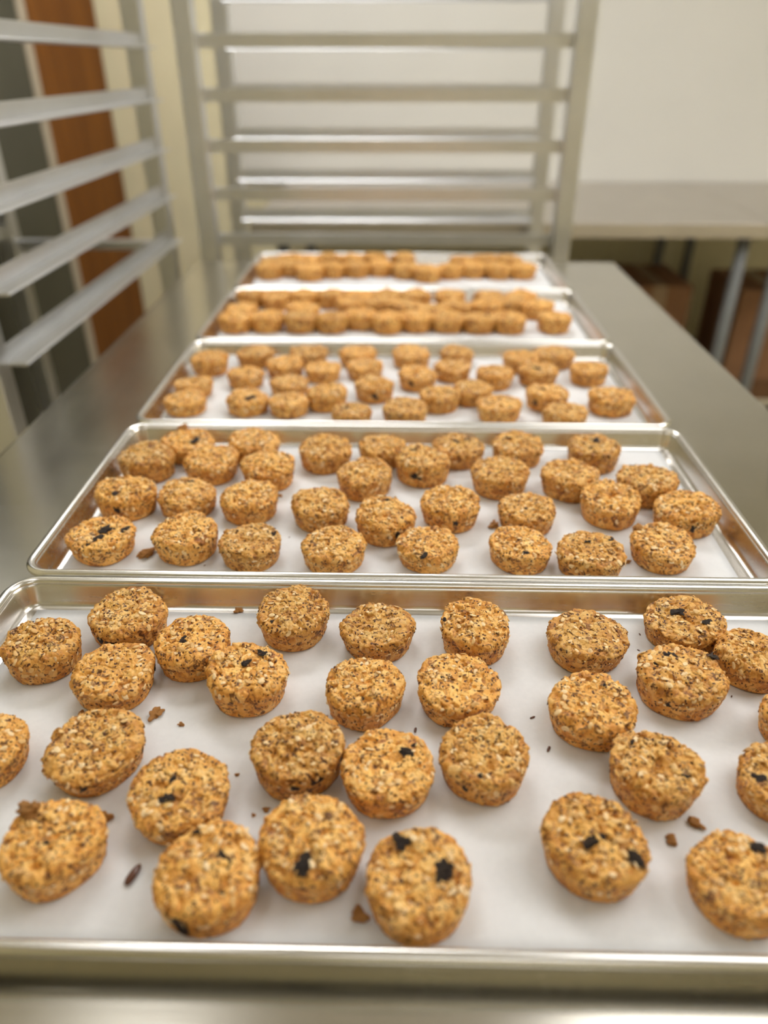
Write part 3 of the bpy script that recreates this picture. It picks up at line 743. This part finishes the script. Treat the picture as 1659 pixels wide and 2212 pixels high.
LABELS = [
 [
  "plain oat cookie with pale flakes in the far left corner of the nearest tray",
  "rough-edged oat cookie with a dark burnt left end, nearest tray's far left",
  "oat cookie with one black raisin in its centre, touching the rough dark-ended cookie",
  "oat cookie with a pale sliver, directly in front of the rough dark-ended cookie",
  "oat cookie with three dark raisins spread over its top, left-centre of the nearest tray",
  "oat cookie with brown streaks against the back wall of the nearest tray, left of centre",
  "plain round oat cookie in the nearest tray's back row, behind a taller one",
  "tall plain oat cookie just in front of the middle back-row one on the nearest tray",
  "peaked oat cookie with brown flecks at its top left, nearest tray's back row",
  "wide plain oat cookie in front of the peaked one, nearest tray",
  "speckled oat cookie with a ragged right edge, back row of the nearest tray, no raisins",
  "oat cookie with two black raisins in the far right corner of the nearest tray",
  "oat cookie cut by the right edge of the photo, beside the two-raisin corner cookie",
  "big oat cookie with two black raisins along its back edge, nearest tray's right side",
  "crumbly topped oat cookie below the ragged-edged one, nearest tray",
  "oval oat cookie with a dark raisin in its lower side, nearest tray's left",
  "half-seen oat cookie cut by the left edge of the photo, nearest tray",
  "flat wide oat cookie partly behind the dark-blotched front one, nearest tray",
  "large oat cookie in the near left corner with a brown crumb on its shoulder",
  "oat cookie with green-brown raisin spots, touching the red-flecked cookie, middle of the nearest tray",
  "oat cookie with a black raisin right of its top centre, mid nearest tray",
  "crumble-topped oat cookie with two small dark raisins in its middle, beside two loose seeds",
  "oat cookie with three small dark spots, right of centre on the nearest tray",
  "dark-raisined oat cookie half cut by the right photo edge, mid nearest tray",
  "big oat cookie with a dark blotch at its lower left, beside the long seed",
  "oat cookie with one star-shaped black raisin low on its top, front of the nearest tray",
  "nearest oat cookie touching the front rim, with two large black raisins",
  "oat cookie with a long dark raisin across its middle, standing alone at front right",
  "soft-focus big oat cookie in the near right corner, cut by the photo edge",
  "sliver of a dark-spotted oat cookie at the right photo edge, halfway up the nearest tray"],
 [
  "oat cookie with big black raisins in the near left corner of the second tray",
  "tall lumpy oat cookie second from the left along the front of the second tray",
  "oat cookie with a dark raisin on its right shoulder, third along the second tray's front",
  "oat cookie with a small black raisin, directly behind the raisin-topped corner cookie, second tray",
  "oat cookie with a round black raisin on its back edge, behind the tall lumpy one",
  "domed oat cookie third from the left in the second tray's second row",
  "plain orange-brown oat cookie at the left wall of the second tray, third row",
  "oat cookie with an orange crumb on its back edge, second tray's far left corner",
  "grainy oat cookie just in front of the one in the second tray's far left corner",
  "oat cookie against the second tray's back wall, second from the left, shaded right side",
  "peaked oat cookie in front of the second back-wall cookie from the left, second tray",
  "smooth plain oat cookie standing alone, third along the back wall of the second tray",
  "plain oat cookie fourth along the back wall of the second tray, mid photo",
  "dimpled oat cookie in front of the gap between third and fourth back-wall cookies, second tray",
  "dark-rimmed crumbly oat cookie left of centre, behind the front row of the second tray",
  "oat cookie with a small square black raisin near its front, centre of second tray",
  "broad seed-flecked oat cookie, fourth from the left along the front of the second tray",
  "oat cookie with a dark raisin left of its centre, second tray's back half",
  "two-raisin oat cookie, fifth along the second tray's back wall",
  "oat cookie with a dark raisin low on its left, mid second tray's front row",
  "oat cookie with a brown raisin in its front face, right of the square-raisin cookie",
  "flat-topped pale oat cookie standing alone right of centre, back half of the second tray",
  "dark-topped oat cookie sixth along the back wall of the second tray",
  "oat cookie with a hollow dark middle, behind the sixth front cookie of the second tray",
  "square-sided oat cookie with a small dark raisin, right of centre along the second tray's front",
  "oat cookie in front of the second tray's last back-wall cookie, with a shaggy top",
  "raisin-topped oat cookie at the right end of the second tray's back wall",
  "round oat cookie leaning close to the flat wide one, right side of the second tray",
  "flat wide oat cookie near the right wall of the second tray, third row",
  "oat cookie with a dark front spot, closest to the second tray's right wall",
  "ragged oat cookie with a black raisin, second tray's front, second from right",
  "chunky oat cookie in the near right corner of the second tray"],
 [
  "golden oat cookie, leftmost in the back row of the middle tray",
  "golden oat cookie, second from the left in the back row of the middle tray",
  "golden oat cookie, leftmost in the third row of the middle tray",
  "golden oat cookie, second from the left in the third row of the middle tray",
  "golden oat cookie, third from the left in the back row of the middle tray",
  "golden oat cookie, third from the left in the third row of the middle tray",
  "golden oat cookie, second from the left in the second row of the middle tray",
  "golden oat cookie, leftmost in the second row of the middle tray",
  "golden oat cookie, leftmost in the front row of the middle tray",
  "raisin-topped golden oat cookie, second from the left in the front row of the middle tray",
  "golden oat cookie, third from the left in the front row of the middle tray",
  "golden oat cookie, third from the left in the second row of the middle tray",
  "raisin-topped golden oat cookie, fourth from the left in the front row of the middle tray",
  "golden oat cookie, fourth from the left in the back row of the middle tray",
  "golden oat cookie, fourth from the left in the third row of the middle tray",
  "raisin-topped golden oat cookie, fourth from the left in the second row of the middle tray",
  "raisin-topped golden oat cookie, fifth from the left in the front row of the middle tray",
  "golden oat cookie, fifth from the left in the back row of the middle tray",
  "raisin-topped golden oat cookie, fifth from the left in the second row of the middle tray",
  "golden oat cookie, third from the right in the back row of the middle tray",
  "golden oat cookie, fifth from the left in the third row of the middle tray",
  "golden oat cookie, third from the right in the second row of the middle tray",
  "golden oat cookie, second from the right in the second row of the middle tray",
  "golden oat cookie, third from the right in the third row of the middle tray",
  "golden oat cookie, second from the right in the back row of the middle tray",
  "golden oat cookie, rightmost in the back row of the middle tray",
  "raisin-topped golden oat cookie, second from the right in the third row of the middle tray",
  "golden oat cookie, rightmost in the third row of the middle tray",
  "golden oat cookie, third from the right in the front row of the middle tray",
  "raisin-topped golden oat cookie, rightmost in the second row of the middle tray",
  "golden oat cookie, second from the right in the front row of the middle tray",
  "golden oat cookie, rightmost in the front row of the middle tray"],
 [
  "blurred golden oat cookie, leftmost in the front row of the fourth tray",
  "blurred golden oat cookie, second from the left in the front row of the fourth tray",
  "blurred golden oat cookie, third from the left in the front row of the fourth tray",
  "blurred golden oat cookie, fourth from the left in the front row of the fourth tray",
  "blurred golden oat cookie, fifth from the left in the front row of the fourth tray",
  "blurred golden oat cookie, sixth from the left in the front row of the fourth tray",
  "blurred golden oat cookie, fifth from the right in the front row of the fourth tray",
  "blurred golden oat cookie, fourth from the right in the front row of the fourth tray",
  "blurred golden oat cookie, third from the right in the front row of the fourth tray",
  "blurred golden oat cookie, second from the right in the front row of the fourth tray",
  "blurred golden oat cookie, rightmost in the front row of the fourth tray",
  "blurred golden oat cookie, leftmost in the middle row of the fourth tray",
  "blurred golden oat cookie, second from the left in the back row of the fourth tray",
  "blurred golden oat cookie, third from the left in the back row of the fourth tray",
  "blurred golden oat cookie, second from the left in the middle row of the fourth tray",
  "blurred golden oat cookie, third from the left in the middle row of the fourth tray",
  "blurred golden oat cookie, fourth from the left in the middle row of the fourth tray",
  "blurred golden oat cookie, fifth from the left in the middle row of the fourth tray",
  "blurred golden oat cookie, sixth from the left in the middle row of the fourth tray",
  "blurred golden oat cookie, fourth from the right in the middle row of the fourth tray",
  "blurred golden oat cookie, third from the right in the middle row of the fourth tray",
  "blurred golden oat cookie, second from the right in the middle row of the fourth tray",
  "blurred golden oat cookie, rightmost in the middle row of the fourth tray",
  "blurred golden oat cookie, leftmost in the back row of the fourth tray",
  "blurred golden oat cookie, fourth from the left in the back row of the fourth tray",
  "blurred golden oat cookie, fifth from the left in the back row of the fourth tray",
  "blurred golden oat cookie, sixth from the left in the back row of the fourth tray",
  "blurred golden oat cookie, fourth from the right in the back row of the fourth tray",
  "blurred golden oat cookie, third from the right in the back row of the fourth tray",
  "blurred golden oat cookie, second from the right in the back row of the fourth tray",
  "blurred golden oat cookie, rightmost in the back row of the fourth tray"],
 [
  "blurred orange-brown oat cookie, leftmost in the front row of the farthest tray",
  "blurred orange-brown oat cookie, second from the left in the front row of the farthest tray",
  "blurred orange-brown oat cookie, third from the left in the front row of the farthest tray",
  "blurred orange-brown oat cookie, fourth from the left in the front row of the farthest tray",
  "blurred orange-brown oat cookie, fifth from the left in the front row of the farthest tray",
  "blurred orange-brown oat cookie, fifth from the right in the back row of the farthest tray",
  "blurred orange-brown oat cookie, sixth from the left in the front row of the farthest tray",
  "blurred orange-brown oat cookie, fifth from the right in the front row of the farthest tray",
  "blurred orange-brown oat cookie, fourth from the right in the front row of the farthest tray",
  "blurred orange-brown oat cookie, third from the right in the front row of the farthest tray",
  "blurred orange-brown oat cookie, second from the right in the front row of the farthest tray",
  "blurred orange-brown oat cookie, rightmost in the front row of the farthest tray",
  "blurred orange-brown oat cookie, leftmost in the back row of the farthest tray",
  "blurred orange-brown oat cookie, second from the left in the back row of the farthest tray",
  "blurred orange-brown oat cookie, third from the left in the back row of the farthest tray",
  "blurred orange-brown oat cookie, fourth from the left in the back row of the farthest tray",
  "blurred orange-brown oat cookie, fifth from the left in the back row of the farthest tray",
  "blurred orange-brown oat cookie, sixth from the left in the back row of the farthest tray",
  "blurred orange-brown oat cookie, fourth from the right in the back row of the farthest tray",
  "blurred orange-brown oat cookie, third from the right in the back row of the farthest tray",
  "blurred orange-brown oat cookie, second from the right in the back row of the farthest tray",
  "blurred orange-brown oat cookie, rightmost in the back row of the farthest tray"]]
GROUPS = ['oat raisin cookies on the nearest tray', 'oat raisin cookies on the second tray', 'oat raisin cookies on the third tray', 'oat raisin cookies on the fourth tray', 'oat raisin cookies on the farthest tray']
for t, rows in enumerate(COOKIES):
    for i, (X, Y, R, ht, rl) in enumerate(rows):
        v = VAR[(i * 5 + t * 3 + (i // 14)) % len(VAR)]
        o = bpy.data.objects.new('oat_cookie', v['me']); COL.objects.link(o)
        rz = R_.uniform(0, 6.283); sx, sz = R / RC, ht / HC
        o.location = (X, Y, ZR - 0.0225 + 0.0003); o.scale = (sx, sx, sz)
        o.rotation_euler = (0, 0, rz)
        tag(o, LABELS[t][i], 'cookie', GROUPS[t])
        if t < 3:
            f = bpy.data.objects.new('oat_flakes', v['flakes']); COL.objects.link(f); f.parent = o; f['kind'] = 'stuff'
            s = bpy.data.objects.new('seeds', v['seeds']); COL.objects.link(s); s.parent = o; s['kind'] = 'stuff'
        for (dx, dy, side, size, kd) in rl:
            c, sn = math.cos(-rz), math.sin(-rz); lx, ly = (dx * c - dy * sn) / sx, (dx * sn + dy * c) / sx
            tgt = np.array([lx, ly, HC * 1.0 if side > 0.9 else HC * side])
            wq = v['q'] * 1.0; d2 = ((wq - tgt) ** 2 * np.array([1, 1, 0.05 if side > 0.9 else 1])).sum(1); d2[v['q'][:, 2] < 0.006] += 1
            k = int(d2.argmin()); n = Vector(v['n'][k]); pnt = Vector(v['q'][k])
            ra = bpy.data.objects.new('raisin', R_.choice(RAIS)) if kd == 'r' else bpy.data.objects.new('stuck_crumb', STUCK); COL.objects.link(ra); ra.parent = o
            ra.location = pnt + n * (0 if kd == 'r' else size * 0.1)
            ra.rotation_euler = (n.to_track_quat('Z', 'Y').to_matrix() @ Matrix.Rotation(R_.uniform(0, 6.28), 3, 'Z')).to_euler()
            ra.scale = (size * 1.25, size * 1.25, size * 0.8) if kd == 'r' else (size, size, size)

# ------------------------------------------------------------------ crumbs and loose seeds
CRUMBS = [
  [-0.1684, 0.3688, 0.0091, "c"],
  [-0.149, 0.3598, 0.0042, "c"],
  [-0.1325, 0.4855, 0.0062, "c"],
  [-0.1758, 0.2851, 0.0073, "c"],
  [-0.0177, 0.2285, 0.0085, "c"],
  [0.1641, 0.2775, 0.006, "c"],
  [0.1823, 0.2888, 0.0073, "c"],
  [-0.0782, 0.2931, 0.0043, "c"],
  [-0.0858, 0.289, 0.0023, "c"],
  [-0.1017, 0.3186, 0.0024, "c"],
  [-0.2213, 0.3694, 0.0046, "c"],
  [-0.2269, 0.3192, 0.0042, "c"],
  [-0.2336, 0.5668, 0.013, "c"],
  [0.0956, 0.624, 0.011, "c"],
  [-0.1247, 0.6781, 0.0049, "c"],
  [0.2122, 0.5635, 0.0051, "c"],
  [-0.1472, 0.2482, 0.0131, "s"],
  [0.0965, 0.3718, 0.0042, "s"],
  [0.1031, 0.344, 0.005, "s"],
  [0.1962, 0.4625, 0.0026, "s"],
  [0.19, 0.4437, 0.0022, "s"],
  [0.2441, 0.3953, 0.0024, "s"],
  [0.014, 0.3586, 0.0045, "s"],
  [-0.1045, 0.5988, 0.0022, "s"],
  [-0.1758, 0.5502, 0.0025, "s"]]
CLAB = [
 "jagged brown crumb on parchment left of centre, near the three-raisin cookie",
 "small round orange crumb just right of the jagged brown one",
 "small orange crumb on bare metal by the nearest tray's back wall",
 "tan crumb sticking out at the right of the near left corner cookie",
 "large orange crumb at the left foot of the nearest cookie by the front rim",
 "small round orange crumb on parchment above the near right corner cookie",
 "larger grey-tan crumb on parchment above the near right corner cookie",
 "small tan crumb left of the star-raisin cookie on the nearest tray",
 "tiny tan speck left of the small crumb by the star-raisin cookie",
 "tiny brown speck above the flat wide cookie, middle of the nearest tray",
 "small crumb at the lower left foot of the pale-slivered cookie",
 "small crumb at the left foot of the leaning oval cookie",
 "flaky orange crumb between the first two front cookies of the second tray",
 "light orange crumb left of the hollow-middled cookie on the second tray",
 "small crumb at the right foot of a domed cookie, left half of the second tray",
 "small crumb between the last two front cookies of the second tray",
 "long black seed lying on parchment left of the big dark-blotched cookie",
 "small dark red seed on parchment, upper of the two right of the crumble-topped cookie",
 "larger dark red seed on parchment, lower of the two right of the crumble-topped cookie",
 "tiny dark seed left of the two-raisin corner cookie, upper one",
 "tiny dark seed left of the two-raisin corner cookie, lower one",
 "tiny black seed right of the big cookie with raisins on its back edge",
 "small dark seed beside the back edge of the red-flecked cookie",
 "tiny dark seed on parchment in the left half of the second tray",
 "tiny dark seed by the front rim of the second tray, between front cookies"
]
CR = [lump_mesh(20 + s, (1.1, 0.85, 0.5), M_CRUMB, 0.75, 4, 'crumb') for s in range(6)]
SD = lump_mesh(40, (1.0, 0.42, 0.26), M_FLAX, 0.12, 3, 'flax_seed')
for i, (x, y, s, k) in enumerate(CRUMBS):
    if k == 'c':
        o = bpy.data.objects.new('crumb', CR[i % 6]); o.scale = (s, s, s); zz = s * 0.22
    else:
        o = bpy.data.objects.new('seed', SD); o.scale = (s, s, s); zz = s * 0.12
    COL.objects.link(o); o.location = (x, y, ZT + 0.0026 + zz); o.rotation_euler = (0, 0, R_.uniform(0, 6.28))
    if s > 0.0125 and k == 's': o.rotation_euler = (0, 0, 1.2)
    tag(o, CLAB[i], 'crumb' if k == 'c' else 'seed', 'loose crumbs and seeds on the trays')
